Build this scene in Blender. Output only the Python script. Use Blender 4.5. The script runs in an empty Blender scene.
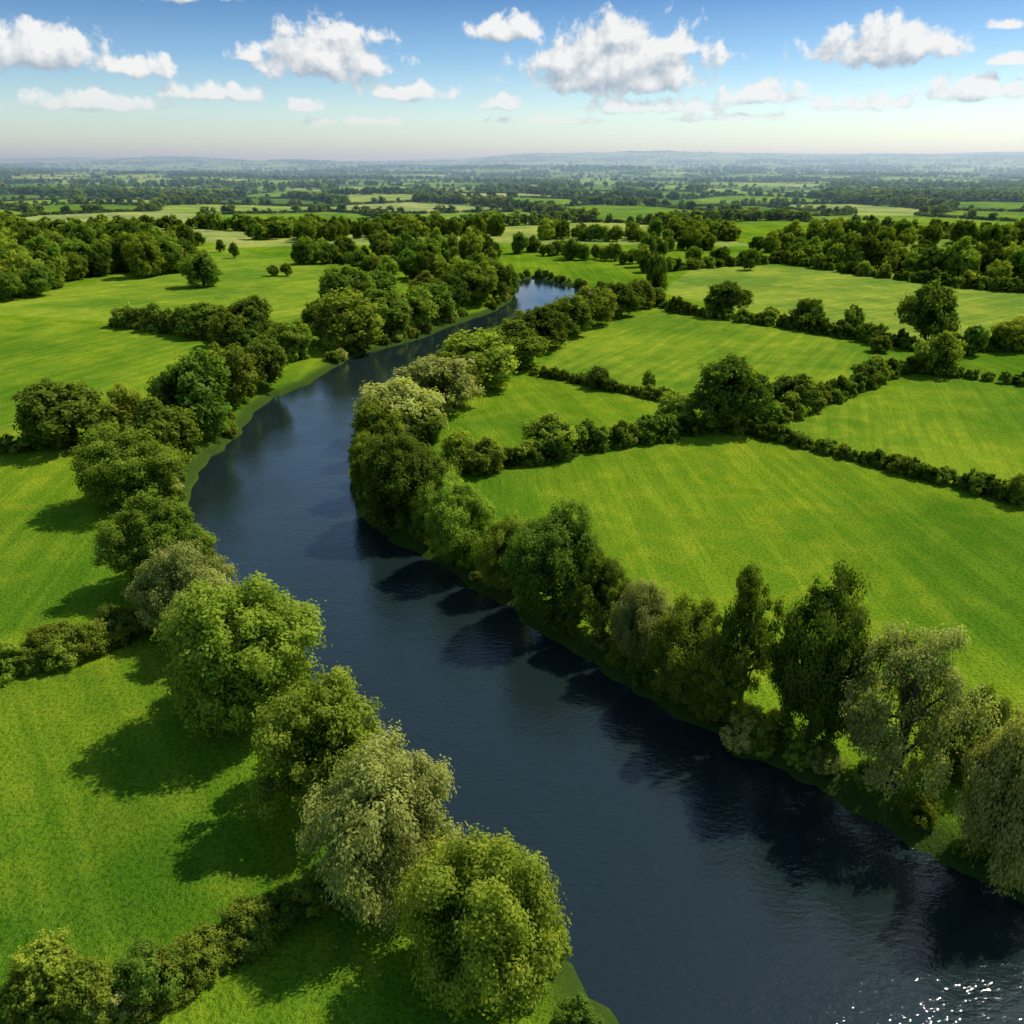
import bpy, math, numpy as np
from mathutils import Vector
# River valley seen from a drone 45 m above the meadows.
# Ground plan was surveyed from bearings/depressions: G() turns a bearing pair into a real
# position on the flat valley floor (metres); everything is then built standing on the terrain.
CAM_H=45.0; PITCH=math.radians(23.6); F=804.0
sc=bpy.context.scene
ct,st=math.cos(PITCH),math.sin(PITCH)
def G(u,v):
    x=(u-512)/F; y=(512-v)/F
    t=CAM_H/(st-y*ct)
    return (x*t,(ct+y*st)*t,t)

# ---------------------------------------------------------------- river banks
LB=[(590,985),(555,950),(505,900),(452,840),(405,790),(360,735),(315,680),(270,630),(225,580),(195,540),(182,505),(192,472),(218,445),(245,418),(268,396),(300,383),(338,360),(380,345),(420,335),(455,321),(485,311),(506,301),(515,290),(519,279),(540,276),(590,287),(660,290)]
RB=[(1024,890),(940,842),(850,795),(790,760),(710,720),(640,682),(590,650),(530,612),(480,582),(430,550),(390,530),(368,512),(356,485),(355,455),(364,430),(382,405),(410,388),(440,370),(468,355),(492,338),(515,325),(538,313),(560,304),(600,300),(660,300)]
LBw=[(75,-55),(45,-18),(24,8),(11,24)]+[G(*p)[:2] for p in LB]
RBw=[(112,-40),(82,-6),(56,22)]+[G(*p)[:2] for p in RB]
def catmull(P,n=5):
    P=np.array(P,float); Q=np.vstack([2*P[0]-P[1],P,2*P[-1]-P[-2]]); out=[]
    for i in range(1,len(Q)-2):
        p0,p1,p2,p3=Q[i-1],Q[i],Q[i+1],Q[i+2]
        for k in range(n):
            t=k/n
            out.append(0.5*((2*p1)+(-p0+p2)*t+(2*p0-5*p1+4*p2-p3)*t*t+(-p0+3*p1-3*p2+p3)*t**3))
    out.append(P[-1]); return np.array(out)
LBs=catmull(LBw); RBs=catmull(RBw)
def wob(P,s):
    r=np.random.default_rng(s); n=len(P)
    Q=P.copy(); Q+= r.normal(0,0.45,(n,2)); return Q
LBs=wob(LBs,1); RBs=wob(RBs,2)
poly=np.vstack([LBs,RBs[::-1]])
def river_sd(P):
    P=np.asarray(P,float); out=np.full(len(P),60.0)
    m=(P[:,0]>-110)&(P[:,0]<170)&(P[:,1]>-110)&(P[:,1]<410)
    Q=P[m]
    if len(Q)==0: return out
    d2=np.full(len(Q),1e9); ins=np.zeros(len(Q),bool)
    n=len(poly)
    for i in range(n):
        a=poly[i]; b=poly[(i+1)%n]; ab=b-a
        cond=((a[1]>Q[:,1])!=(b[1]>Q[:,1]))
        xi=a[0]+(Q[:,1]-a[1])*ab[0]/(ab[1] if abs(ab[1])>1e-9 else 1e-9)
        ins^=cond&(Q[:,0]<xi)
        L=ab@ab
        tt=np.clip(((Q-a)@ab)/max(L,1e-9),0,1)
        e=Q-(a+tt[:,None]*ab); d2=np.minimum(d2,(e**2).sum(1))
    d=np.sqrt(d2); d[ins]*=-1
    out[m]=np.clip(d,-60,60); return out
def sstep(a,b,x):
    t=np.clip((x-a)/(b-a),0,1); return t*t*(3-2*t)
def base_h(x,y):
    r=np.sqrt(x*x+y*y)
    k=sstep(380,1100,r)
    und=2.2*np.sin(x/170+1.3)*np.cos(y/210)+1.6*np.sin(x/83+y/131)
    k2=sstep(1200,4000,r)
    mid=9*np.sin(x/900+.7)*np.cos(y/760+.4)+6*np.sin(x/410+y/530)
    k3=sstep(4500,9500,r)
    far=66+34*np.sin(x/1500+.3)+24*np.sin(x/640+y/1900+2)+9*np.sin(x/260+1)+ 24*sstep(500,4000,x)
    near=0.25*np.sin(x/19+1)*np.sin(y/23)
    near=near*sstep(15,60,np.abs(x)+0*y)
    return k*und+k2*mid+k3*far+near*0.8
def height(x,y,sd=None):
    x=np.asarray(x,float); y=np.asarray(y,float)
    if sd is None: sd=river_sd(np.stack([x,y],1))
    b=base_h(x,y)
    near=(np.abs(x)<130)&(y<390)
    b=np.where(near,np.maximum(b,-0.25),b)
    return b-2.6*(1-sstep(-3.5,1.8,sd))
WATER_Z=-1.0

# ---------------------------------------------------------------- mesh helper (quads)
def quad_mesh(name,V,Fq,mats,midx=None,attrs=None,smooth=None):
    me=bpy.data.meshes.new(name)
    V=np.asarray(V,np.float32); Fq=np.asarray(Fq,np.int32)
    me.vertices.add(len(V)); me.vertices.foreach_set('co',V.ravel())
    me.loops.add(Fq.size); me.loops.foreach_set('vertex_index',Fq.ravel())
    me.polygons.add(len(Fq)); me.polygons.foreach_set('loop_start',np.arange(0,Fq.size,4,dtype=np.int32))
    for m in mats: me.materials.append(m)
    if midx is not None: me.polygons.foreach_set('material_index',np.asarray(midx,np.int32))
    me.update(calc_edges=True); me.validate()
    if smooth is not None: me.polygons.foreach_set('use_smooth',np.asarray(smooth,bool))
    if attrs:
        for k,(dom,vals) in attrs.items():
            a=me.attributes.new(k,'FLOAT',dom); a.data.foreach_set('value',np.asarray(vals,np.float32))
    return me
def add(name,me,loc=(0,0,0),rot=0,scale=(1,1,1)):
    o=bpy.data.objects.new(name,me); sc.collection.objects.link(o)
    o.location=loc; o.rotation_euler=(0,0,rot); o.scale=scale; return o

# ---------------------------------------------------------------- materials
def newmat(name):
    m=bpy.data.materials.new(name); m.use_nodes=True
    nt=m.node_tree; nt.nodes.clear()
    out=nt.nodes.new('ShaderNodeOutputMaterial'); return m,nt,out
def foliage(name,dark,light,trans):
    m,nt,out=newmat(name); N=nt.nodes; L=nt.links
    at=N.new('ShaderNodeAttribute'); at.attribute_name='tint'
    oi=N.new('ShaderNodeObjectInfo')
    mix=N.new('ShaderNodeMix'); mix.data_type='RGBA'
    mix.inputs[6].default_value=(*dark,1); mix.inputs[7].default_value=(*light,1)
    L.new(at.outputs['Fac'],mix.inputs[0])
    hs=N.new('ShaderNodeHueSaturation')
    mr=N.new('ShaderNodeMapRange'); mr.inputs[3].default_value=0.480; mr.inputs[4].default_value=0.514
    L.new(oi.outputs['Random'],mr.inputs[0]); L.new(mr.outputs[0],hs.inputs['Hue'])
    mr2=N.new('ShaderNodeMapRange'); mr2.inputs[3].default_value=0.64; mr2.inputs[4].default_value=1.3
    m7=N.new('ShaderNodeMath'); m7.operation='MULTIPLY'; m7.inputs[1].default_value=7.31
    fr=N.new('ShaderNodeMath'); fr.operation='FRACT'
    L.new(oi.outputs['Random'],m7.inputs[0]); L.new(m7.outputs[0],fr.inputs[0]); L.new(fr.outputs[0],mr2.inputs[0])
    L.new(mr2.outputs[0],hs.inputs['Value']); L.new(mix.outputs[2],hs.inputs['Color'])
    p=N.new('ShaderNodeBsdfDiffuse')
    L.new(hs.outputs[0],p.inputs['Color'])
    tr=N.new('ShaderNodeBsdfTranslucent')
    mt=N.new('ShaderNodeMix'); mt.data_type='RGBA'; mt.blend_type='MULTIPLY'; mt.inputs[0].default_value=1
    mt.inputs[7].default_value=(*trans,1); L.new(hs.outputs[0],mt.inputs[6]); L.new(mt.outputs[2],tr.inputs[0])
    ms=N.new('ShaderNodeMixShader'); ms.inputs[0].default_value=0.45
    L.new(p.outputs[0],ms.inputs[1]); L.new(tr.outputs[0],ms.inputs[2]); L.new(ms.outputs[0],out.inputs[0])
    return m
TR=(1.7,1.7,0.6)
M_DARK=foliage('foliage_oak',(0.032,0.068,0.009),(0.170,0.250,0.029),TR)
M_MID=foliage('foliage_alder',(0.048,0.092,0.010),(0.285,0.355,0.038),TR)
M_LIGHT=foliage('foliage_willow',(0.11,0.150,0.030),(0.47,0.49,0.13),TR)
def bark():
    m,nt,out=newmat('bark'); N=nt.nodes; L=nt.links
    p=N.new('ShaderNodeBsdfPrincipled'); p.inputs['Roughness'].default_value=0.9
    no=N.new('ShaderNodeTexNoise'); no.inputs['Scale'].default_value=3; no.inputs['Detail'].default_value=4
    cr=N.new('ShaderNodeValToRGB'); cr.color_ramp.elements[0].color=(0.03,0.022,0.015,1); cr.color_ramp.elements[1].color=(0.13,0.10,0.07,1)
    L.new(no.outputs[0],cr.inputs[0]); L.new(cr.outputs[0],p.inputs['Base Color'])
    L.new(p.outputs[0],out.inputs[0]); return m
M_BARK=bark()

# ---------------------------------------------------------------- tree prototypes (R=5,H=10)
def unit(n,r):
    v=r.normal(size=(n,3)); return v/np.linalg.norm(v,axis=1,keepdims=True)
def tube(pts,rad,sides=7):
    pts=np.array(pts,float); V=[];Fc=[]
    for i,p in enumerate(pts):
        d=pts[min(i+1,len(pts)-1)]-pts[max(i-1,0)]; d/=np.linalg.norm(d)+1e-9
        a=np.cross(d,[0.3,1,0.1]); a/=np.linalg.norm(a); b=np.cross(d,a)
        for k in range(sides):
            t=2*math.pi*k/sides; V.append(p+rad[i]*(a*math.cos(t)+b*math.sin(t)))
    for i in range(len(pts)-1):
        for k in range(sides):
            k2=(k+1)%sides
            Fc.append((i*sides+k,i*sides+k2,(i+1)*sides+k2,(i+1)*sides+k))
    return np.array(V),np.array(Fc)
def make_tree(name,seed,mat,nl=26,leaves=45000,ls=0.13,R=5.0,H=10.0,base=1.2,gap=0.0,droop=0.0,tuft=.26,branch=True,shape=1.0,nsub=18,lr=(.24,.40)):
    r=np.random.default_rng(seed)
    cz=(H+base)/2; rz=(H-base)/2
    C=[];Rd=[]
    tries=0
    sk=r.normal(0,.08,2)
    while len(C)<nl and tries<4000:
        tries+=1
        d=unit(1,r)[0]
        if d[2]<-0.9: continue
        k=r.uniform(.46,.78) if len(C)>nl*0.15 else r.uniform(0,.4)
        wid=1.0-0.20*max(d[2],0)*shape
        rad=R*r.uniform(*lr)
        k=min(k,1.04-rad/R*.85) if len(C)>nl*.15 else k
        c=np.array([d[0]*R*k*wid+sk[0]*d[2]*R,d[1]*R*k*wid+sk[1]*d[2]*R,cz+d[2]*rz*k*1.05])
        if all(np.linalg.norm(c-q)>0.40*(rad+w) for q,w in zip(C,Rd)) or tries>2500:
            C.append(c);Rd.append(rad)
    C=np.array(C);Rd=np.array(Rd)
    n=len(C)
    sub=unit(n*nsub,r).reshape(n,nsub,3)
    outd=C-np.array([0,0,cz-0.1*rz]); outd/=np.linalg.norm(outd,axis=1,keepdims=True)+1e-6
    sub=sub+outd[:,None,:]*0.5; sub/=np.linalg.norm(sub,axis=2,keepdims=True)
    subk=r.uniform(.6,1.18,(n,nsub)); subt=r.uniform(0,1,(n,nsub)); lobt=r.uniform(0,1,n)
    keep=r.uniform(size=(n,nsub))>gap
    w=Rd**2; w/=w.sum()
    li=r.choice(n,leaves,p=w); si=r.integers(0,nsub,leaves)
    ok=keep[li,si]; li=li[ok];si=si[ok]; m=len(li)
    off=unit(m,r)*(r.uniform(0,1,m)**0.5)[:,None]
    sd=sub[li,si]
    rr=Rd[li]
    P=C[li]+sd*(rr*subk[li,si])[:,None]*0.9+off*(rr*(tuft*1.7))[:,None]
    P+=sd*(np.maximum(r.normal(0,.12,m),0)*rr)[:,None]
    if droop>0:
        P[:,2]-=droop*np.abs(off[:,0])*rr*r.uniform(0,1,m)*1.3
    nr=sd*0.65+off*0.8+r.normal(0,.38,(m,3))+np.array([0,0,.35]); nr/=np.linalg.norm(nr,axis=1,keepdims=True)
    P[:,2]=np.maximum(P[:,2],0.05+r.uniform(0,.6,m))
    rv=unit(m,r)
    if droop>0: rv=rv*0.6+np.array([0,0,-1.0])
    T=np.cross(nr,rv); T/=np.linalg.norm(T,axis=1,keepdims=True)+1e-9
    B=np.cross(nr,T)
    s=ls*r.uniform(.6,1.35,m)
    asp=0.62 if droop==0 else 0.45
    a=B*s[:,None]; b=T*(s*asp)[:,None]
    V=np.stack([P-a,P+b,P+a,P-b],1).reshape(-1,3)
    Fq=np.arange(m*4).reshape(m,4)
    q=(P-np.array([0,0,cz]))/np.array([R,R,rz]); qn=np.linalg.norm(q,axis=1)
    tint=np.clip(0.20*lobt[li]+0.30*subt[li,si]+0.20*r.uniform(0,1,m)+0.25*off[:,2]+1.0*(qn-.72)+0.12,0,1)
    midx=np.zeros(m,int); sm=np.zeros(m,bool)
    Vs=[V];Fs=[Fq];Ms=[midx];Ts=[tint];Ss=[sm]; nv=len(V)
    if branch:
        tr=R*0.065
        lean=r.normal(0,.25,2)
        top=np.array([lean[0],lean[1],cz+rz*.35])
        pts=[np.array([0,0,-.5])]+[np.array([lean[0]*t+r.normal(0,.06),lean[1]*t+r.normal(0,.06),t*top[2]]) for t in (.0,.15,.35,.6,.85,1)]
        rad=[tr*1.6,tr*1.3,tr,tr*.85,tr*.6,tr*.35,tr*.12]
        tubes=[(pts,rad,8)]
        order=r.permutation(n)[:min(n,18)]
        for j in order:
            t0=r.uniform(.18,.7); s0=np.array([lean[0]*t0,lean[1]*t0,t0*top[2]])
            e=C[j]+sub[j,0]*Rd[j]*.5
            mid=(s0*.5+e*.5)+np.array([0,0,-.12*np.linalg.norm(e-s0)])*(1 if droop==0 else -1)+r.normal(0,.15,3)
            r0=tr*r.uniform(.32,.5)
            q=[s0*(1-t)**2+2*mid*t*(1-t)+e*t*t for t in (0,.25,.5,.75,1)]
            tubes.append((q,[r0,r0*.8,r0*.6,r0*.38,r0*.15],5))
            for kk in range(3):
                e2=C[j]+sub[j,1+kk]*Rd[j]*.9; s2=q[2+(kk%2)]
                q2=[s2*(1-t)+e2*t+np.array([0,0,.15*math.sin(t*3.1)]) for t in (0,.5,1)]
                tubes.append((q2,[r0*.4,r0*.25,r0*.08],4))
        for (q,rd,sd_) in tubes:
            v,f=tube(q,rd,sd_); Vs.append(v);Fs.append(f+nv);nv+=len(v)
            Ms.append(np.ones(len(f),int));Ts.append(np.zeros(len(f)));Ss.append(np.ones(len(f),bool))
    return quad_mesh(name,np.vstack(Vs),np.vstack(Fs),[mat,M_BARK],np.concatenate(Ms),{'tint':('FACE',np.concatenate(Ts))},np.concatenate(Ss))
NL=60000
NEAR={
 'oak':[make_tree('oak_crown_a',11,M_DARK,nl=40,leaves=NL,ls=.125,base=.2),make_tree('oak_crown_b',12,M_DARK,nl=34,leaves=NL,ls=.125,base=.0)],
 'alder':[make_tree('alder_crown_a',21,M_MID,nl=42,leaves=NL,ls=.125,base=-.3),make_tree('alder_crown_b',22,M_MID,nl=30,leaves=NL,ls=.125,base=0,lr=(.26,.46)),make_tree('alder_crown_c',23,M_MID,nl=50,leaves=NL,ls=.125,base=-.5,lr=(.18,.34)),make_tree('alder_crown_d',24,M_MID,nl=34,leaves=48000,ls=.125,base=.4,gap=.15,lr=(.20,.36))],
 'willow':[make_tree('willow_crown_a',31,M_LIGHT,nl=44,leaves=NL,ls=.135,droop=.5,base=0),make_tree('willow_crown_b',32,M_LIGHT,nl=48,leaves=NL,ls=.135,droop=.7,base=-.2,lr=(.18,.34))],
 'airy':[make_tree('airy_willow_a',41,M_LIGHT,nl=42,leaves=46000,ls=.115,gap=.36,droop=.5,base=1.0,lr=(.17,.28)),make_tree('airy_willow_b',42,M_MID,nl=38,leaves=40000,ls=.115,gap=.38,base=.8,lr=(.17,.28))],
}
MID={
 'oak':[make_tree('oak_mid_%d'%i,50+i,M_DARK,nl=28,leaves=10000,ls=.28,base=.2) for i in range(3)],
 'alder':[make_tree('alder_mid_%d'%i,60+i,M_MID,nl=30,leaves=10000,ls=.28,base=-.3) for i in range(3)],
 'willow':[make_tree('willow_mid_%d'%i,70+i,M_LIGHT,nl=30,leaves=10000,ls=.29,droop=.4,base=-.2) for i in range(2)],
}
def coll(name,meshes):
    c=bpy.data.collections.new(name)
    for i,m in enumerate(meshes):
        o=bpy.data.objects.new('%s_%02d'%(name,i),m); c.objects.link(o)
    return c
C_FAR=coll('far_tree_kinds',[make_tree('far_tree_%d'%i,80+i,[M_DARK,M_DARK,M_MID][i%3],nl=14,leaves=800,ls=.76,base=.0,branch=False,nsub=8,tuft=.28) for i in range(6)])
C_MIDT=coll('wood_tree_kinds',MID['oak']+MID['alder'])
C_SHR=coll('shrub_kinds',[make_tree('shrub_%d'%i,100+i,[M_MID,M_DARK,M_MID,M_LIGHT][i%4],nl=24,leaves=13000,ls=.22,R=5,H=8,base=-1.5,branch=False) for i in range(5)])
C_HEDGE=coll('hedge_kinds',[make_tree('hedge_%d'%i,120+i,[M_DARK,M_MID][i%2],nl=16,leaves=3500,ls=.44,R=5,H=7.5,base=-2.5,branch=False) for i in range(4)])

# ---------------------------------------------------------------- instancer
_groups={}
def gn_group(c):
    if c.name in _groups: return _groups[c.name]
    g=bpy.data.node_groups.new('scatter_'+c.name,'GeometryNodeTree')
    g.interface.new_socket('Geometry',in_out='INPUT',socket_type='NodeSocketGeometry')
    g.interface.new_socket('Geometry',in_out='OUTPUT',socket_type='NodeSocketGeometry')
    N=g.nodes;L=g.links
    gi=N.new('NodeGroupInput');go=N.new('NodeGroupOutput')
    ip=N.new('GeometryNodeInstanceOnPoints'); ci=N.new('GeometryNodeCollectionInfo')
    ci.inputs['Collection'].default_value=c; ci.inputs['Separate Children'].default_value=True; ci.inputs['Reset Children'].default_value=True
    def na(n,t):
        a=N.new('GeometryNodeInputNamedAttribute'); a.data_type=t; a.inputs[0].default_value=n; return a.outputs[0]
    er=N.new('FunctionNodeEulerToRotation')
    L.new(gi.outputs[0],ip.inputs['Points']); L.new(ci.outputs[0],ip.inputs['Instance'])
    ip.inputs['Pick Instance'].default_value=True
    L.new(na('kind','INT'),ip.inputs['Instance Index'])
    L.new(na('rot','FLOAT_VECTOR'),er.inputs[0]); L.new(er.outputs[0],ip.inputs['Rotation'])
    L.new(na('scl','FLOAT_VECTOR'),ip.inputs['Scale'])
    L.new(ip.outputs[0],go.inputs[0]); _groups[c.name]=g; return g
def scatter(name,P,S,c,seed=0):
    r=np.random.default_rng(seed+len(P)); n=len(P)
    if n==0: return
    me=bpy.data.meshes.new(name); me.vertices.add(n); me.vertices.foreach_set('co',np.asarray(P,np.float32).ravel())
    a=me.attributes.new('kind','INT','POINT'); a.data.foreach_set('value',r.integers(0,len(c.objects),n).astype(np.int32))
    rot=np.zeros((n,3),np.float32); rot[:,2]=r.uniform(0,6.283,n)
    a=me.attributes.new('rot','FLOAT_VECTOR','POINT'); a.data.foreach_set('vector',rot.ravel())
    a=me.attributes.new('scl','FLOAT_VECTOR','POINT'); a.data.foreach_set('vector',np.asarray(S,np.float32).ravel())
    o=add(name,me); md=o.modifiers.new('scatter','NODES'); md.node_group=gn_group(c); return o

# ---------------------------------------------------------------- individual trees
def ztop(Y,vt):
    dep=PITCH-math.atan((512-vt)/F); return CAM_H-Y*math.tan(dep)
NAMES={'oak':'oak_tree','alder':'alder_tree','willow':'willow_tree','airy':'willow_tree'}
cnt=[0]
def tree(u,v,w,vt,kind):
    X,Y,t=G(u,v); W=w/F*t*(.96 if t<125 else 1.03); h=ztop(Y,vt)*0.95
    Hh=max(h,W*0.62)
    p=(NEAR if t<125 else MID).get(kind) or MID['alder']
    cnt[0]+=1; r=np.random.default_rng(cnt[0]*13+5)
    z=float(height([X],[Y])[0])
    s=W/10
    add(NAMES[kind],p[cnt[0]%len(p)],(X,Y,max(z,-.8)-0.1),r.uniform(0,6.28),(s*r.uniform(.92,1.08),s*r.uniform(.92,1.08),Hh/10))
T=[ # left bank, near to far: base u, base v, crown width px, crown top v, kind
(488,975,162,838,'alder'),(388,885,155,748,'willow'),(328,800,150,672,'alder'),(250,712,162,577,'alder'),
(192,622,105,535,'willow'),(165,585,105,492,'alder'),(215,650,85,570,'willow'),
(133,503,102,425,'alder'),(168,468,80,398,'alder'),(198,437,82,345,'oak'),(236,402,56,340,'alder'),(262,388,52,335,'oak'),(130,440,50,385,'alder'),
(67,446,84,376,'oak'),
(155,330,22,300,'oak'),(131,326,16,312,'oak'),(205,336,44,300,'oak'),(185,334,30,305,'alder'),(250,338,54,293,'oak'),(292,358,42,318,'alder'),(228,345,36,305,'alder'),
(347,348,66,290,'alder'),(322,342,40,296,'oak'),(350,318,56,262,'oak'),(384,336,56,285,'oak'),(410,330,54,285,'alder'),(432,322,44,280,'oak'),(452,314,44,272,'oak'),(474,305,46,258,'alder'),(494,298,40,255,'oak'),(508,290,26,262,'oak'),(380,300,40,268,'oak'),(425,300,36,270,'alder'),
(204,287,38,248,'oak'),(235,258,9,241,'oak'),(221,252,9,238,'oak'),(274,276,14,264,'oak'),(287,276,12,262,'oak'),
# right bank
(1003,862,118,697,'willow'),(893,785,178,617,'airy'),(960,770,70,685,'alder'),(808,742,98,562,'oak'),(738,715,88,556,'airy'),(712,712,60,655,'alder'),(682,690,78,595,'alder'),(640,662,66,577,'willow'),(603,634,66,553,'alder'),
(553,612,100,498,'oak'),(505,582,60,512,'alder'),(462,560,80,476,'alder'),(405,520,98,425,'oak'),(373,492,52,432,'alder'),(440,530,60,465,'alder'),
(400,436,90,378,'willow'),(378,455,50,400,'alder'),(438,408,84,362,'willow'),(420,440,50,400,'alder'),(475,385,80,335,'alder'),(455,395,60,350,'alder'),(512,365,66,325,'alder'),(495,372,50,330,'alder'),(540,348,60,305,'oak'),(522,340,44,310,'alder'),(568,335,52,295,'alder'),(592,325,48,285,'alder'),(616,316,44,280,'oak'),(638,308,36,278,'alder'),(655,296,22,248,'oak'),
(485,472,40,435,'alder'),(460,470,40,430,'alder'),
# field trees right
(725,428,76,350,'oak'),(548,455,54,412,'alder'),(790,410,48,371,'oak'),(676,425,46,390,'alder'),(598,388,26,365,'oak'),(648,392,14,368,'alder'),
(725,316,46,279,'oak'),(806,328,32,295,'oak'),(852,335,22,302,'oak'),(924,343,54,278,'oak'),(937,374,46,330,'alder'),(970,355,28,322,'oak'),(1010,350,44,315,'alder'),(750,270,16,247,'oak'),(720,262,22,245,'oak'),(1018,505,30,473,'alder'),
(694,265,20,245,'oak'),(880,352,20,335,'alder'),(770,322,18,305,'alder'),
]
for a in T: tree(*a)

# ---------------------------------------------------------------- hedgerows and belts (surveyed lines)
def along(line,step,jit,r):
    W=np.array([G(*p)[:2] for p in line]); out=[]
    for a,b in zip(W[:-1],W[1:]):
        L=np.linalg.norm(b-a); n=max(int(L/step),1)
        for k in range(n): out.append(a+(b-a)*(k+r.uniform(0,1))/n+r.normal(0,jit,2))
    return np.array(out)
def hedge(name,line,w=2.6,h=2.2,step=1.3,jit=.25,c=None,var=.2,seed=1):
    r=np.random.default_rng(seed+abs(int(line[0][0]))); P=along(line,step,jit,r); n=len(P)
    z=height(P[:,0],P[:,1]); k=r.uniform(1-var,1+var,n)
    S=np.stack([k*w/10,k*w/10,k*h/7.8*r.uniform(.85,1.15,n)],1)
    scatter(name,np.column_stack([P,z-.1]),S,c or C_HEDGE,seed)
hedge('hedgerow',[(115,1015),(170,985),(225,955),(305,905)],w=3.6,h=2.6,step=1.0,c=C_SHR)
hedge('hedgerow',[(-60,700),(0,678),(60,662),(140,632)],w=4.2,h=3.0,step=1.5,c=C_SHR,var=.3)
hedge('hedgerow',[(-60,456),(0,452),(90,444),(130,440)],w=4.5,h=3.2,step=1.6)
hedge('hedgerow',[(498,468),(540,460),(600,448),(650,440),(700,433),(745,430)],w=5,h=4.2,step=1.9,var=.5,jit=.5)
hedge('hedgerow',[(745,430),(800,412),(850,392),(885,375),(935,368)],w=5,h=4,step=2,var=.5,jit=.5)
hedge('hedgerow',[(752,434),(800,446),(850,459),(900,473),(960,488),(1030,508)],w=3.6,h=2.8,step=1.2,var=.2)
hedge('hedgerow',[(535,375),(590,385),(640,396),(700,408)],w=3,h=2.3,step=1.3)
hedge('hedgerow',[(640,300),(680,313),(740,322),(800,330),(860,340),(910,350),(950,352),(1040,350)],w=5,h=4,step=2.2,var=.5,jit=.5)
hedge('hedgerow',[(935,374),(980,380),(1040,388)],w=3.5,h=3,step=1.5,var=.35)
hedge('hedgerow',[(120,325),(190,335),(240,345),(300,360)],w=6,h=4.5,step=2.4,var=.5)
hedge('hedgerow',[(330,262),(400,270),(470,282),(505,290)],w=6,h=5,step=2.6,var=.5)
hedge('hedgerow',[(660,272),(780,262),(860,275),(960,287),(1060,296)],w=6,h=5,step=3,var=.5)
bx=np.array([G(60,1000)[:2],G(35,1010)[:2],G(85,1005)[:2],G(110,1015)[:2],G(60,655)[:2],G(45,660)[:2],G(75,655)[:2],G(120,636)[:2]])
S=np.array([.48,.36,.38,.3,.42,.4,.36,.4])
scatter('field_corner_shrubs',np.column_stack([bx,np.zeros(len(bx))]),np.stack([S,S,S*1.1],1),C_SHR,5)
def bank_shrubs(name,line,inside,seed,lo,hi,skip=None,dens=2.0):
    r=np.random.default_rng(seed); P=[]
    for a,b in zip(line[:-1],line[1:]):
        L=np.linalg.norm(b-a); n=r.poisson(L/dens)
        d=(b-a)/max(L,1e-6); nn=np.array([-d[1],d[0]])*inside
        for k in range(n): P.append(a+(b-a)*r.uniform()+nn*r.uniform(.5,3.4))
    P=np.array(P)
    if skip is not None: P=P[[not skip(p) for p in P]]
    sd=river_sd(P); P=P[sd>.2]; n=len(P); z=height(P[:,0],P[:,1])
    s=r.uniform(lo,hi,n)/10
    scatter(name,np.column_stack([P,np.maximum(z,-.9)-.1]),np.stack([s,s,s*r.uniform(.8,1.15,n)],1),C_SHR,seed)
def sk_l(p):
    a=np.array(G(296,384)[:2]); b=np.array(G(215,447)[:2]); return np.linalg.norm(p-a)<22 or np.linalg.norm(p-b)<7
bank_shrubs('riverbank_shrubs',LBs[10:],1,31,1.6,3.6,sk_l,1.9)
bank_shrubs('riverbank_shrubs',RBs[8:],-1,32,1.4,3.6,None,1.2)

def belt(name,pts,h,spacing,c,seed,width=10):
    r=np.random.default_rng(seed); W=np.array([G(*p)[:2] for p in pts]); P=[]
    for a,b in zip(W[:-1],W[1:]):
        L=np.linalg.norm(b-a); n=int(L*width/spacing**2)+1
        d=(b-a)/L; nn=np.array([-d[1],d[0]])
        for k in range(n): P.append(a+(b-a)*r.uniform()+nn*r.uniform(-.5,.5)*width)
    P=np.array(P); P=P[river_sd(P)>3]; n=len(P); z=height(P[:,0],P[:,1]); k=r.uniform(.65,1.25,n)
    S=np.stack([k*h/10*.95,k*h/10*.95,k*h/10*r.uniform(.85,1.15,n)],1)
    scatter(name,np.column_stack([P,z-.2]),S,c,seed)
belt('woodland_belt',[(-150,290),(-40,290),(60,288)],14,7,C_MIDT,201,70)
belt('woodland_belt',[(60,276),(130,272),(190,268)],13,8,C_MIDT,202,45)
belt('woodland_belt',[(-100,252),(80,250),(200,246)],12,9,C_MIDT,203,40)
belt('woodland_belt',[(300,262),(350,260),(420,262),(490,258)],11,8,C_MIDT,204,26)
belt('woodland_belt',[(500,250),(560,256),(620,264),(660,272)],8,9,C_MIDT,205,14)
belt('woodland_belt',[(790,258),(860,268),(930,275),(1040,285)],12,8,C_MIDT,206,26)
belt('woodland_belt',[(780,246),(900,244),(1060,246)],12,9,C_MIDT,207,30)
belt('woodland_belt',[(640,254),(700,250),(790,252)],9,9,C_MIDT,208,14)
belt('woodland_belt',[(360,275),(420,280),(480,285)],10,8,C_MIDT,209,16)
belt('woodland_belt',[(300,240),(400,236),(500,234)],11,9,C_MIDT,210,30)
belt('woodland_belt',[(540,238),(640,240),(740,238)],10,9,C_MIDT,211,26)

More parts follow.
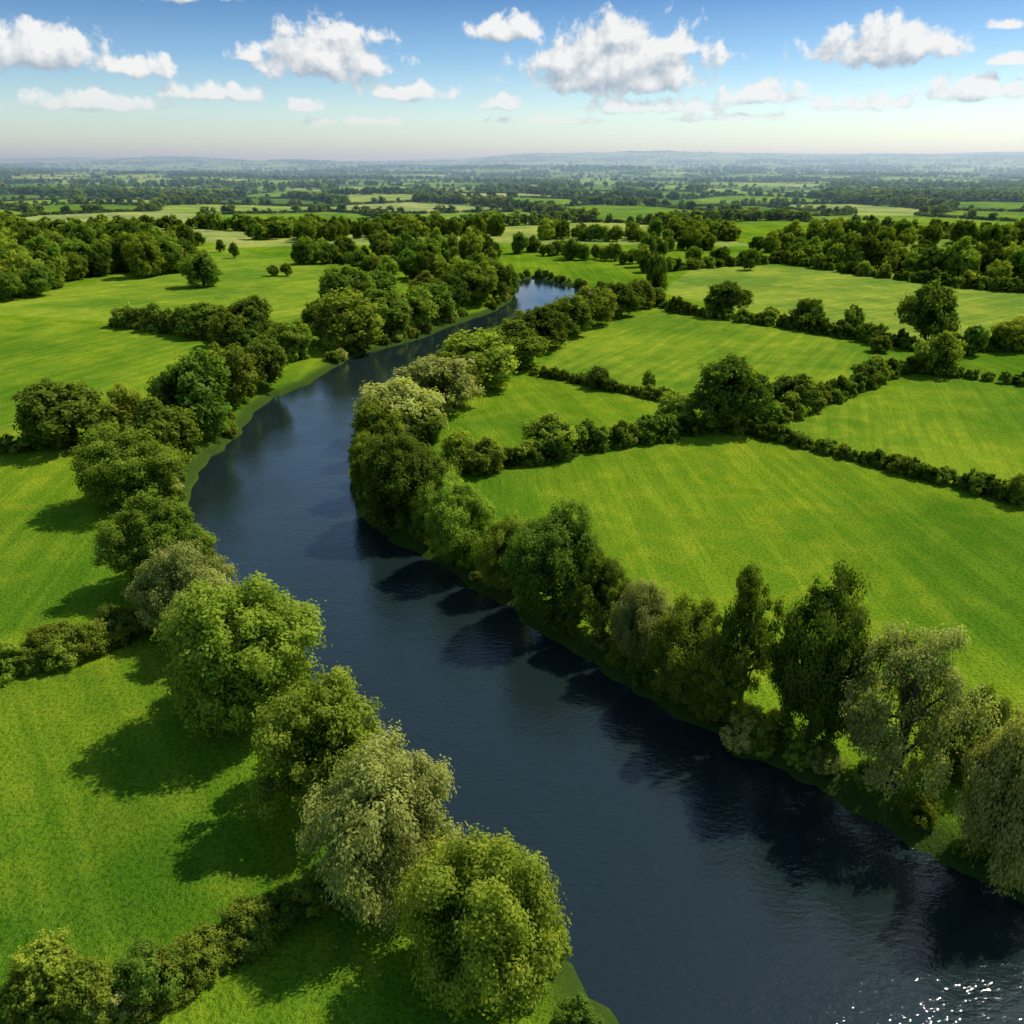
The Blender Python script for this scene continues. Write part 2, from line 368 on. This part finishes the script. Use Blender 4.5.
# ---------------------------------------------------------------- distant patchwork
SZ=150.0
def seeds(ix,iy):
    h=np.sin(ix*127.1+iy*311.7)*43758.5453; a=h-np.floor(h)
    h=np.sin(ix*269.5+iy*183.3)*43758.5453; b=h-np.floor(h)
    h=np.sin(ix*419.2+iy*371.9)*24634.6345; c=h-np.floor(h)
    return a,b,c
def cells(x,y,size):
    ca,sa=math.cos(.35),math.sin(.35)
    p=(x*ca+y*sa)/size; q=(-x*sa+y*ca)/(size*1.35)
    ip=np.floor(p);iq=np.floor(q)
    f1=np.full(p.shape,1e9);f2=f1.copy();c1=np.zeros(p.shape);c2=np.zeros(p.shape)
    for dx in (-1,0,1):
        for dy in (-1,0,1):
            a,b,c=seeds(ip+dx,iq+dy)
            d=np.sqrt((ip+dx+.15+.7*a-p)**2+(iq+dy+.15+.7*b-q)**2)
            m=d<f1; m2=(~m)&(d<f2)
            c2=np.where(m,c1,np.where(m2,c,c2)); f2=np.where(m,f1,np.where(m2,d,f2))
            c1=np.where(m,c,c1); f1=np.where(m,d,f1)
    return f1,f2,c1,c2
def far_layer(y0,y1,n,size,seed,hs,band,wood,tr):
    r=np.random.default_rng(seed)
    y=np.sqrt(r.uniform(y0**2,y1**2,n)); x=r.uniform(-.8,.8,n)*y
    f1,f2,c1,c2=cells(x,y,size)
    e=np.abs(c1-c2)*7.13; e=e-np.floor(e)
    edge=(f2-f1)<band/size
    treed=edge&(e<tr)&(r.uniform(size=n)<.7)
    low=edge&(e>=tr)&(e<.9)
    w=(c1<wood)&(r.uniform(size=n)<.05*(size/150)*hs/11)
    hgt=np.where(w,r.uniform(.8,1.25,n)*11,np.where(treed,r.uniform(.5,1.15,n)*10,r.uniform(.7,1.2,n)*2.8))
    strag=low&(r.uniform(size=n)<.12); hgt=np.where(strag&~w,r.uniform(.6,1,n)*9,hgt)
    k=treed|low|w
    x,y,hgt,lw=x[k],y[k],hgt[k]*hs/11,(low&~w&~strag)[k]
    z=height(x,y); wd=hgt/10*np.where(lw,1.7,1.0)*r.uniform(.9,1.25,len(x))
    return np.column_stack([x,y,z-.2]),np.stack([wd,wd,hgt/10],1)
for (a,b,n,size,seed,hs,band,wood,tr,nm) in [(520,1400,150000,150,1,11,6,.13,.34,'distant_hedgerow_trees'),(1400,3500,170000,210,2,11,9,.14,.30,'distant_woods'),(3500,9500,150000,340,3,17,20,.22,.36,'horizon_woods')]:
    P,S=far_layer(a,b,n,size,seed,hs,band,wood,tr)
    scatter(nm,P,S,C_FAR,seed)

# ---------------------------------------------------------------- terrain sheet
def axis_y():
    ys=[-1500,-800,-400,-250,-180,-130]; y=-100.0
    while y<20: ys.append(y); y+=3
    while y<13000: ys.append(y); y+=max(1.0,(y-60)*.009)
    return np.array(ys)
def axis_x():
    xs=[];x=0.0
    while x<11000: xs.append(x); x+=1.0 if x<75 else max(1.0,(x-40)*.03)
    return np.array([-a for a in xs[:0:-1]]+xs)
ys=axis_y();xs=axis_x()
GX,GY=np.meshgrid(xs,ys); fx,fy=GX.ravel(),GY.ravel()
sdv=river_sd(np.stack([fx,fy],1)); gz=height(fx,fy,sdv)
nx,ny=len(xs),len(ys); I=np.arange(nx*ny).reshape(ny,nx)
Fq=np.stack([I[:-1,:-1],I[:-1,1:],I[1:,1:],I[1:,:-1]],-1).reshape(-1,4)
tint=np.full(len(fx),.45)
f1,f2,c1,c2=cells(fx,fy,SZ); rr=np.sqrt(fx**2+fy**2)
tint=np.where(rr>500,c1,tint)
def inpoly(P,px,py):
    P=np.array([G(*p)[:2] for p in P]); ins=np.zeros(len(px),bool)
    for i in range(len(P)):
        a=P[i];b=P[(i+1)%len(P)]
        ins^=((a[1]>py)!=(b[1]>py))&(px<a[0]+(py-a[1])*(b[0]-a[0])/(b[1]-a[1]+1e-12))
    return ins
for pl,tv in [([(535,375),(700,408),(745,430),(498,468),(450,430)],.38),([(540,372),(700,405),(760,425),(885,375),(930,360),(640,302),(570,335)],.62),([(752,434),(1300,560),(1200,385),(935,372)],.56),([(660,292),(910,350),(1300,350),(1300,290),(700,262)],.76),([(498,468),(752,434),(1400,600),(1400,1000),(850,780),(480,560)],.44),([(-600,460),(130,440),(230,400),(300,360),(120,325),(-600,300)],.55),([(-600,470),(150,445),(190,640),(0,680),(-600,850)],.42),([(-600,850),(0,684),(190,645),(330,900),(115,1018),(-100,1100)],.27),([(-300,300),(120,322),(300,350),(330,270),(200,240),(90,285)],.68)]:
    m=inpoly(pl,fx,fy); tint[m]=tv
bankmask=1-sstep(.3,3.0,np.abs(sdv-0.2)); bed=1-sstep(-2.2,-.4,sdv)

def ground_mat():
    m,nt,out=newmat('grass_fields'); N=nt.nodes;L=nt.links
    geo=N.new('ShaderNodeNewGeometry')
    def noise(s,d,rough=.6,vec=None,dist=0):
        n=N.new('ShaderNodeTexNoise'); n.noise_dimensions='2D'; n.inputs['Scale'].default_value=s; n.inputs['Detail'].default_value=d; n.inputs['Roughness'].default_value=rough; n.inputs['Distortion'].default_value=dist
        L.new(vec or geo.outputs['Position'],n.inputs['Vector']); return n.outputs[0]
    def mixc(a,b,f,bt='MIX'):
        x=N.new('ShaderNodeMix');x.data_type='RGBA';x.blend_type=bt
        for s,v in ((6,a),(7,b)):
            if isinstance(v,tuple): x.inputs[s].default_value=(*v,1)
            else: L.new(v,x.inputs[s])
        if isinstance(f,(int,float)): x.inputs[0].default_value=f
        else: L.new(f,x.inputs[0])
        return x.outputs[2]
    def mr(v,a,b,c,d):
        x=N.new('ShaderNodeMapRange'); x.inputs[1].default_value=a;x.inputs[2].default_value=b;x.inputs[3].default_value=c;x.inputs[4].default_value=d
        L.new(v,x.inputs[0]); return x.outputs[0]
    ti=N.new('ShaderNodeAttribute'); ti.attribute_name='field'
    cr=N.new('ShaderNodeValToRGB'); e=cr.color_ramp.elements
    cols=[(0,(.070,.140,.012)),(.3,(.122,.222,.010)),(.5,(.165,.272,.012)),(.7,(.210,.312,.021)),(.86,(.29,.355,.055)),(1,(.33,.365,.10))]
    e[0].position=0;e[0].color=(*cols[0][1],1);e[1].position=1;e[1].color=(*cols[-1][1],1)
    for p,c in cols[1:-1]:
        q=e.new(p);q.color=(*c,1)
    L.new(ti.outputs['Fac'],cr.inputs[0])
    n1=noise(.022,5,.62); n2=noise(.16,4,.7,None,.4); n3=noise(2.6,3,.8)
    # swathes left by the mower: direction changes from field to field
    rot=N.new('ShaderNodeVectorRotate'); rot.rotation_type='Z_AXIS'; L.new(geo.outputs['Position'],rot.inputs['Vector'])
    am=N.new('ShaderNodeMath');am.operation='MULTIPLY';am.inputs[1].default_value=3.4;L.new(ti.outputs['Fac'],am.inputs[0]);L.new(am.outputs[0],rot.inputs['Angle'])
    mp=N.new('ShaderNodeMapping'); mp.inputs['Scale'].default_value=(.018,.40,1)
    L.new(rot.outputs[0],mp.inputs[0]); n4=noise(1.0,3,.65,mp.outputs[0])
    c=mixc(cr.outputs[0],(.55,.72,.8),mr(n1,.40,.60,0,1.0),'MULTIPLY')
    c=mixc(c,(1.45,1.16,1.3),mr(n2,.46,.66,0,.95),'MULTIPLY')
    c=mixc(c,(.40,.50,.55),mr(n3,.47,.66,0,.85),'MULTIPLY')
    c=mixc(c,(1.40,1.22,1.3),mr(n4,.45,.59,0,.85),'MULTIPLY')
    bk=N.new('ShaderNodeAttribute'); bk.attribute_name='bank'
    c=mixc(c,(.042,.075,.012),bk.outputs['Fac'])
    bd=N.new('ShaderNodeAttribute'); bd.attribute_name='bed'
    c=mixc(c,(.03,.03,.016),bd.outputs['Fac'])
    p=N.new('ShaderNodeBsdfDiffuse')
    L.new(c,p.inputs['Color'])
    b=N.new('ShaderNodeBump'); b.inputs['Strength'].default_value=.9; b.inputs['Distance'].default_value=.35
    L.new(n3,b.inputs['Height']); L.new(b.outputs[0],p.inputs['Normal'])
    L.new(p.outputs[0],out.inputs[0]); return m
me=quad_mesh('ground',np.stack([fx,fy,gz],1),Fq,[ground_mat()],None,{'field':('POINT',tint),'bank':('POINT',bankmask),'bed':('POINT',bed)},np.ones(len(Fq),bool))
add('ground',me)

# ---------------------------------------------------------------- river
def water_mat():
    m,nt,out=newmat('river_water'); N=nt.nodes;L=nt.links
    geo=N.new('ShaderNodeNewGeometry')
    mp=N.new('ShaderNodeMapping'); mp.inputs['Rotation'].default_value=(0,0,math.radians(-40)); mp.inputs['Scale'].default_value=(.7,1.5,1)
    L.new(geo.outputs['Position'],mp.inputs[0])
    def noise(s,d,v,r=.55):
        n=N.new('ShaderNodeTexNoise'); n.noise_dimensions='2D'; n.inputs['Scale'].default_value=s; n.inputs['Detail'].default_value=d; n.inputs['Roughness'].default_value=r; L.new(v,n.inputs['Vector']); return n.outputs[0]
    a=noise(1.7,3,mp.outputs[0],.62); g=noise(.07,3,geo.outputs['Position'])
    b2=noise(.35,2,mp.outputs[0])
    p=N.new('ShaderNodeBsdfPrincipled')
    p.inputs['Base Color'].default_value=(.010,.019,.018,1); p.inputs['Roughness'].default_value=.04; p.inputs['IOR'].default_value=1.5
    sx=N.new('ShaderNodeSeparateXYZ'); L.new(geo.outputs['Position'],sx.inputs[0])
    calm=N.new('ShaderNodeMapRange'); calm.inputs[1].default_value=50;calm.inputs[2].default_value=230;calm.inputs[3].default_value=1.0;calm.inputs[4].default_value=.22
    L.new(sx.outputs[1],calm.inputs[0])
    gm=N.new('ShaderNodeMapRange'); gm.inputs[1].default_value=.4;gm.inputs[2].default_value=.65;gm.inputs[3].default_value=.18;gm.inputs[4].default_value=.42
    L.new(g,gm.inputs[0])
    mu=N.new('ShaderNodeMath');mu.operation='MULTIPLY';L.new(gm.outputs[0],mu.inputs[0]);L.new(calm.outputs[0],mu.inputs[1])
    b=N.new('ShaderNodeBump'); b.inputs['Distance'].default_value=.17; L.new(mu.outputs[0],b.inputs['Strength']); L.new(a,b.inputs['Height'])
    bb=N.new('ShaderNodeBump'); bb.inputs['Distance'].default_value=.25; L.new(b2,bb.inputs['Height']); L.new(b.outputs[0],bb.inputs['Normal'])
    m3=N.new('ShaderNodeMath');m3.operation='MULTIPLY';m3.inputs[1].default_value=.16;L.new(calm.outputs[0],m3.inputs[0]);L.new(m3.outputs[0],bb.inputs['Strength'])
    L.new(bb.outputs[0],p.inputs['Normal']); L.new(p.outputs[0],out.inputs[0]); return m
wx=np.array([-80,-20,40,130]);wy=np.linspace(-80,375,8)
WX,WY=np.meshgrid(wx,wy); I=np.arange(WX.size).reshape(WX.shape)
Fw=np.stack([I[:-1,:-1],I[:-1,1:],I[1:,1:],I[1:,:-1]],-1).reshape(-1,4)
add('river',quad_mesh('river',np.stack([WX.ravel(),WY.ravel(),np.full(WX.size,WATER_Z)],1),Fw,[water_mat()]))

# ---------------------------------------------------------------- haze bank over the distant country
def haze():
    m,nt,out=newmat('haze'); v=nt.nodes.new('ShaderNodeVolumeScatter')
    v.inputs['Color'].default_value=(.55,.80,1.0,1); v.inputs['Density'].default_value=2.6e-4; v.inputs['Anisotropy'].default_value=.35
    nt.links.new(v.outputs[0],out.inputs['Volume']); return m
X0,X1,Y0,Y1,Z0,Z1=-12000,12000,600,14000,-80,110
V=[(X0,Y0,Z0),(X1,Y0,Z0),(X1,Y1,Z0),(X0,Y1,Z0),(X0,Y0,Z1),(X1,Y0,Z1),(X1,Y1,Z1),(X0,Y1,Z1)]
add('atmospheric_haze',quad_mesh('atmospheric_haze',V,[(0,3,2,1),(4,5,6,7),(0,1,5,4),(1,2,6,5),(2,3,7,6),(3,0,4,7)],[haze()]))

# ---------------------------------------------------------------- world sky with cumulus
SUN_EL=math.radians(51);SUN_AZ=math.radians(56)
CL=[(6.6,4.9,5.6,2.7,1.3),(6.2,6.8,2.8,1.4,1.15),(3.2,5.4,2.8,1.3,1.15),(10.2,6.2,2.2,1.1,1.1),(-11.5,5.4,4.4,2.1,1.22),(-11.3,6.9,2.5,1.2,1.1),(21.9,5.7,4.6,1.6,1.18),(22,6.6,2.4,1.2,1.1),(-27,5.3,4.2,1.8,1.2),(-22.1,4.8,2.2,1.0,1.1),(-.4,7.2,2.6,1.2,1.1),(-20.5,8.7,3.6,1.0,1.2),(-18,3.6,4.2,.9,1.0),(-6.7,3.8,3.4,.95,1.08),(-.7,3.2,2.6,.8,1.02),(-13,3.0,2.4,.65,.98),(15.4,3.5,3.2,1.05,1.1),(21.3,3.0,4.2,.95,1.0),(27,3.5,3.5,1.15,1.12),(28.7,5,1.9,.6,.98),(28,6.7,1.3,.5,1),(-25.5,2.9,5.5,1.0,.98),(8.6,3.0,6.5,.95,.98),(-16,5.6,1.6,.6,1),(2,2.3,5,.5,.9),(14,2.4,5,.5,.9),(-9,2.2,6,.5,.9)]
def M(op,a,b=None,c=None,N=None,L=None,clamp=False):
    n=N.new('ShaderNodeMath');n.operation=op;n.use_clamp=clamp
    for i,v in enumerate((a,b,c)):
        if v is None: continue
        if isinstance(v,(int,float)): n.inputs[i].default_value=v
        else: L.new(v,n.inputs[i])
    return n.outputs[0]
g=bpy.data.node_groups.new('cumulus','ShaderNodeTree')
g.interface.new_socket('P',in_out='INPUT',socket_type='NodeSocketVector'); g.interface.new_socket('D',in_out='OUTPUT',socket_type='NodeSocketFloat')
N=g.nodes;L=g.links; gi=N.new('NodeGroupInput');go=N.new('NodeGroupOutput')
def VM(op,*a):
    n=N.new('ShaderNodeVectorMath');n.operation=op
    for i,v in enumerate(a):
        if isinstance(v,tuple): n.inputs[i].default_value=v
        else: L.new(v,n.inputs[i])
    return n.outputs['Value'] if op=='LENGTH' else n.outputs[0]
acc=None
for (cx,cy,a,b,s) in CL:
    v=VM('MULTIPLY_ADD',gi.outputs[0],(1/a,1/b,0),(-cx/a,-cy/b,0)); v=VM('MAXIMUM',v,VM('MULTIPLY',v,(1,-2.4,0)))
    d=M('SUBTRACT',s,VM('LENGTH',v),N=N,L=L)
    acc=d if acc is None else M('MAXIMUM',acc,d,N=N,L=L)
L.new(M('MAXIMUM',acc,-1.0,N=N,L=L),go.inputs[0])
w=bpy.data.worlds.new('World');sc.world=w;w.use_nodes=True;nt=w.node_tree;N=nt.nodes;L=nt.links;N.clear()
def M2(*a,**k): return M(*a,N=N,L=L,**k)
out=N.new('ShaderNodeOutputWorld')
sky=N.new('ShaderNodeTexSky');sky.sky_type='NISHITA';sky.sun_disc=False;sky.sun_elevation=SUN_EL;sky.sun_rotation=SUN_AZ;sky.altitude=50;sky.air_density=1.0;sky.dust_density=.6;sky.ozone_density=1.5
bg=N.new('ShaderNodeBackground');bg.inputs[1].default_value=.15
tc=N.new('ShaderNodeTexCoord');s3=N.new('ShaderNodeSeparateXYZ');L.new(tc.outputs['Generated'],s3.inputs[0])
azd=M2('MULTIPLY',M2('ARCTAN2',s3.outputs[0],s3.outputs[1]),57.2958); eld=M2('MULTIPLY',M2('ARCSINE',s3.outputs[2]),57.2958)
tr=N.new('ShaderNodeValToRGB'); e=tr.color_ramp.elements
L.new(M2('DIVIDE',eld,45.0),tr.inputs[0])
e[0].position=0;e[0].color=(.84,.97,1.0,1);e[1].position=1;e[1].color=(.80,.92,.98,1)
for p,c in ((.06,(.80,.93,1.0)),(.13,(.48,.65,.84)),(.20,(.26,.42,.62)),(.27,(.78,.90,1.0)),(.5,(.92,1.0,1))):
    q=e.new(p);q.color=(*c,1)
mx=N.new('ShaderNodeMix');mx.data_type='RGBA';mx.blend_type='MULTIPLY';mx.inputs[0].default_value=1;L.new(sky.outputs[0],mx.inputs[6]);L.new(tr.outputs[0],mx.inputs[7])
L.new(mx.outputs[2],bg.inputs[0])
cv=N.new('ShaderNodeCombineXYZ');L.new(azd,cv.inputs[0]);L.new(eld,cv.inputs[1])
def addv(src,off):
    n=N.new('ShaderNodeVectorMath');n.operation='ADD';n.inputs[1].default_value=off;L.new(src,n.inputs[0]);return n.outputs[0]
def ns(vec,sc_,det,ro=.58,dist=0):
    n=N.new('ShaderNodeTexNoise');n.noise_dimensions='2D';n.inputs['Scale'].default_value=sc_;n.inputs['Detail'].default_value=det;n.inputs['Roughness'].default_value=ro;n.inputs['Distortion'].default_value=dist;L.new(vec,n.inputs['Vector']);return n.outputs[0]
P2=addv(cv.outputs[0],(.35,.75,0))
g1=N.new('ShaderNodeGroup');g1.node_tree=g;L.new(cv.outputs[0],g1.inputs[0])
g2=N.new('ShaderNodeGroup');g2.node_tree=g;L.new(P2,g2.inputs[0])
na_=ns(cv.outputs[0],.75,6,.55,.1); nb_=ns(P2,.75,3,.55,.1)
oth=M2('MULTIPLY',M2('SUBTRACT',ns(cv.outputs[0],.07,1),.58),5)
away=M2('MULTIPLY',M2('SUBTRACT',M2('ABSOLUTE',azd),33),.3)
oth=M2('SUBTRACT',oth,M2('SUBTRACT',1.0,M2('MINIMUM',M2('MAXIMUM',away,0),1)))
d1=M2('ADD',M2('MAXIMUM',g1.outputs[0],oth),M2('MULTIPLY',M2('SUBTRACT',na_,.56),1.8))
d2=M2('ADD',M2('MAXIMUM',g2.outputs[0],oth),M2('MULTIPLY',M2('SUBTRACT',nb_,.56),1.8))
al=N.new('ShaderNodeMapRange');al.interpolation_type='SMOOTHSTEP';al.inputs[1].default_value=-.03;al.inputs[2].default_value=.45;al.inputs[4].default_value=.97;L.new(d1,al.inputs[0])
lit=M2('MULTIPLY_ADD',M2('SUBTRACT',d1,d2),1.0,.54,clamp=True)
cc=N.new('ShaderNodeMix');cc.data_type='RGBA';cc.inputs[6].default_value=(.45,.54,.63,1);cc.inputs[7].default_value=(1.0,1.0,.99,1);L.new(lit,cc.inputs[0])
bc=N.new('ShaderNodeBackground');bc.inputs[1].default_value=.92;L.new(cc.outputs[2],bc.inputs[0])
ms=N.new('ShaderNodeMixShader')
up=N.new('ShaderNodeMapRange');up.inputs[1].default_value=.8;up.inputs[2].default_value=4.2;up.inputs[3].default_value=.25;L.new(eld,up.inputs[0])
up2=N.new('ShaderNodeMapRange');up2.inputs[1].default_value=12;up2.inputs[2].default_value=15;up2.inputs[3].default_value=1;up2.inputs[4].default_value=0;L.new(eld,up2.inputs[0])
L.new(M2('MULTIPLY',M2('MULTIPLY',al.outputs[0],up.outputs[0]),up2.outputs[0]),ms.inputs[0]);L.new(bg.outputs[0],ms.inputs[1]);L.new(bc.outputs[0],ms.inputs[2])
band=M2('MULTIPLY',M2('GREATER_THAN',eld,.2),M2('LESS_THAN',eld,15.0))
ms2=N.new('ShaderNodeMixShader');L.new(band,ms2.inputs[0]);L.new(bg.outputs[0],ms2.inputs[1]);L.new(ms.outputs[0],ms2.inputs[2]);L.new(ms2.outputs[0],out.inputs[0])

# ---------------------------------------------------------------- sun
sl=bpy.data.lights.new('sun','SUN');sl.energy=4.9;sl.angle=math.radians(.7);sl.color=(1,.94,.83)
so=bpy.data.objects.new('sun',sl);sc.collection.objects.link(so)
dv=Vector((math.sin(SUN_AZ)*math.cos(SUN_EL),math.cos(SUN_AZ)*math.cos(SUN_EL),math.sin(SUN_EL)))
so.rotation_euler=dv.to_track_quat('Z','Y').to_euler(); so.location=(0,0,200)
# ---------------------------------------------------------------- camera
cd=bpy.data.cameras.new('camera');cd.lens=F/1024*36;cd.sensor_width=36;cd.clip_end=40000;cd.clip_start=.5
co=bpy.data.objects.new('camera',cd);sc.collection.objects.link(co);co.location=(0,0,CAM_H);co.rotation_euler=(math.pi/2-PITCH,0,0);sc.camera=co
sc.view_settings.view_transform='Standard';sc.view_settings.look='None';sc.view_settings.exposure=0
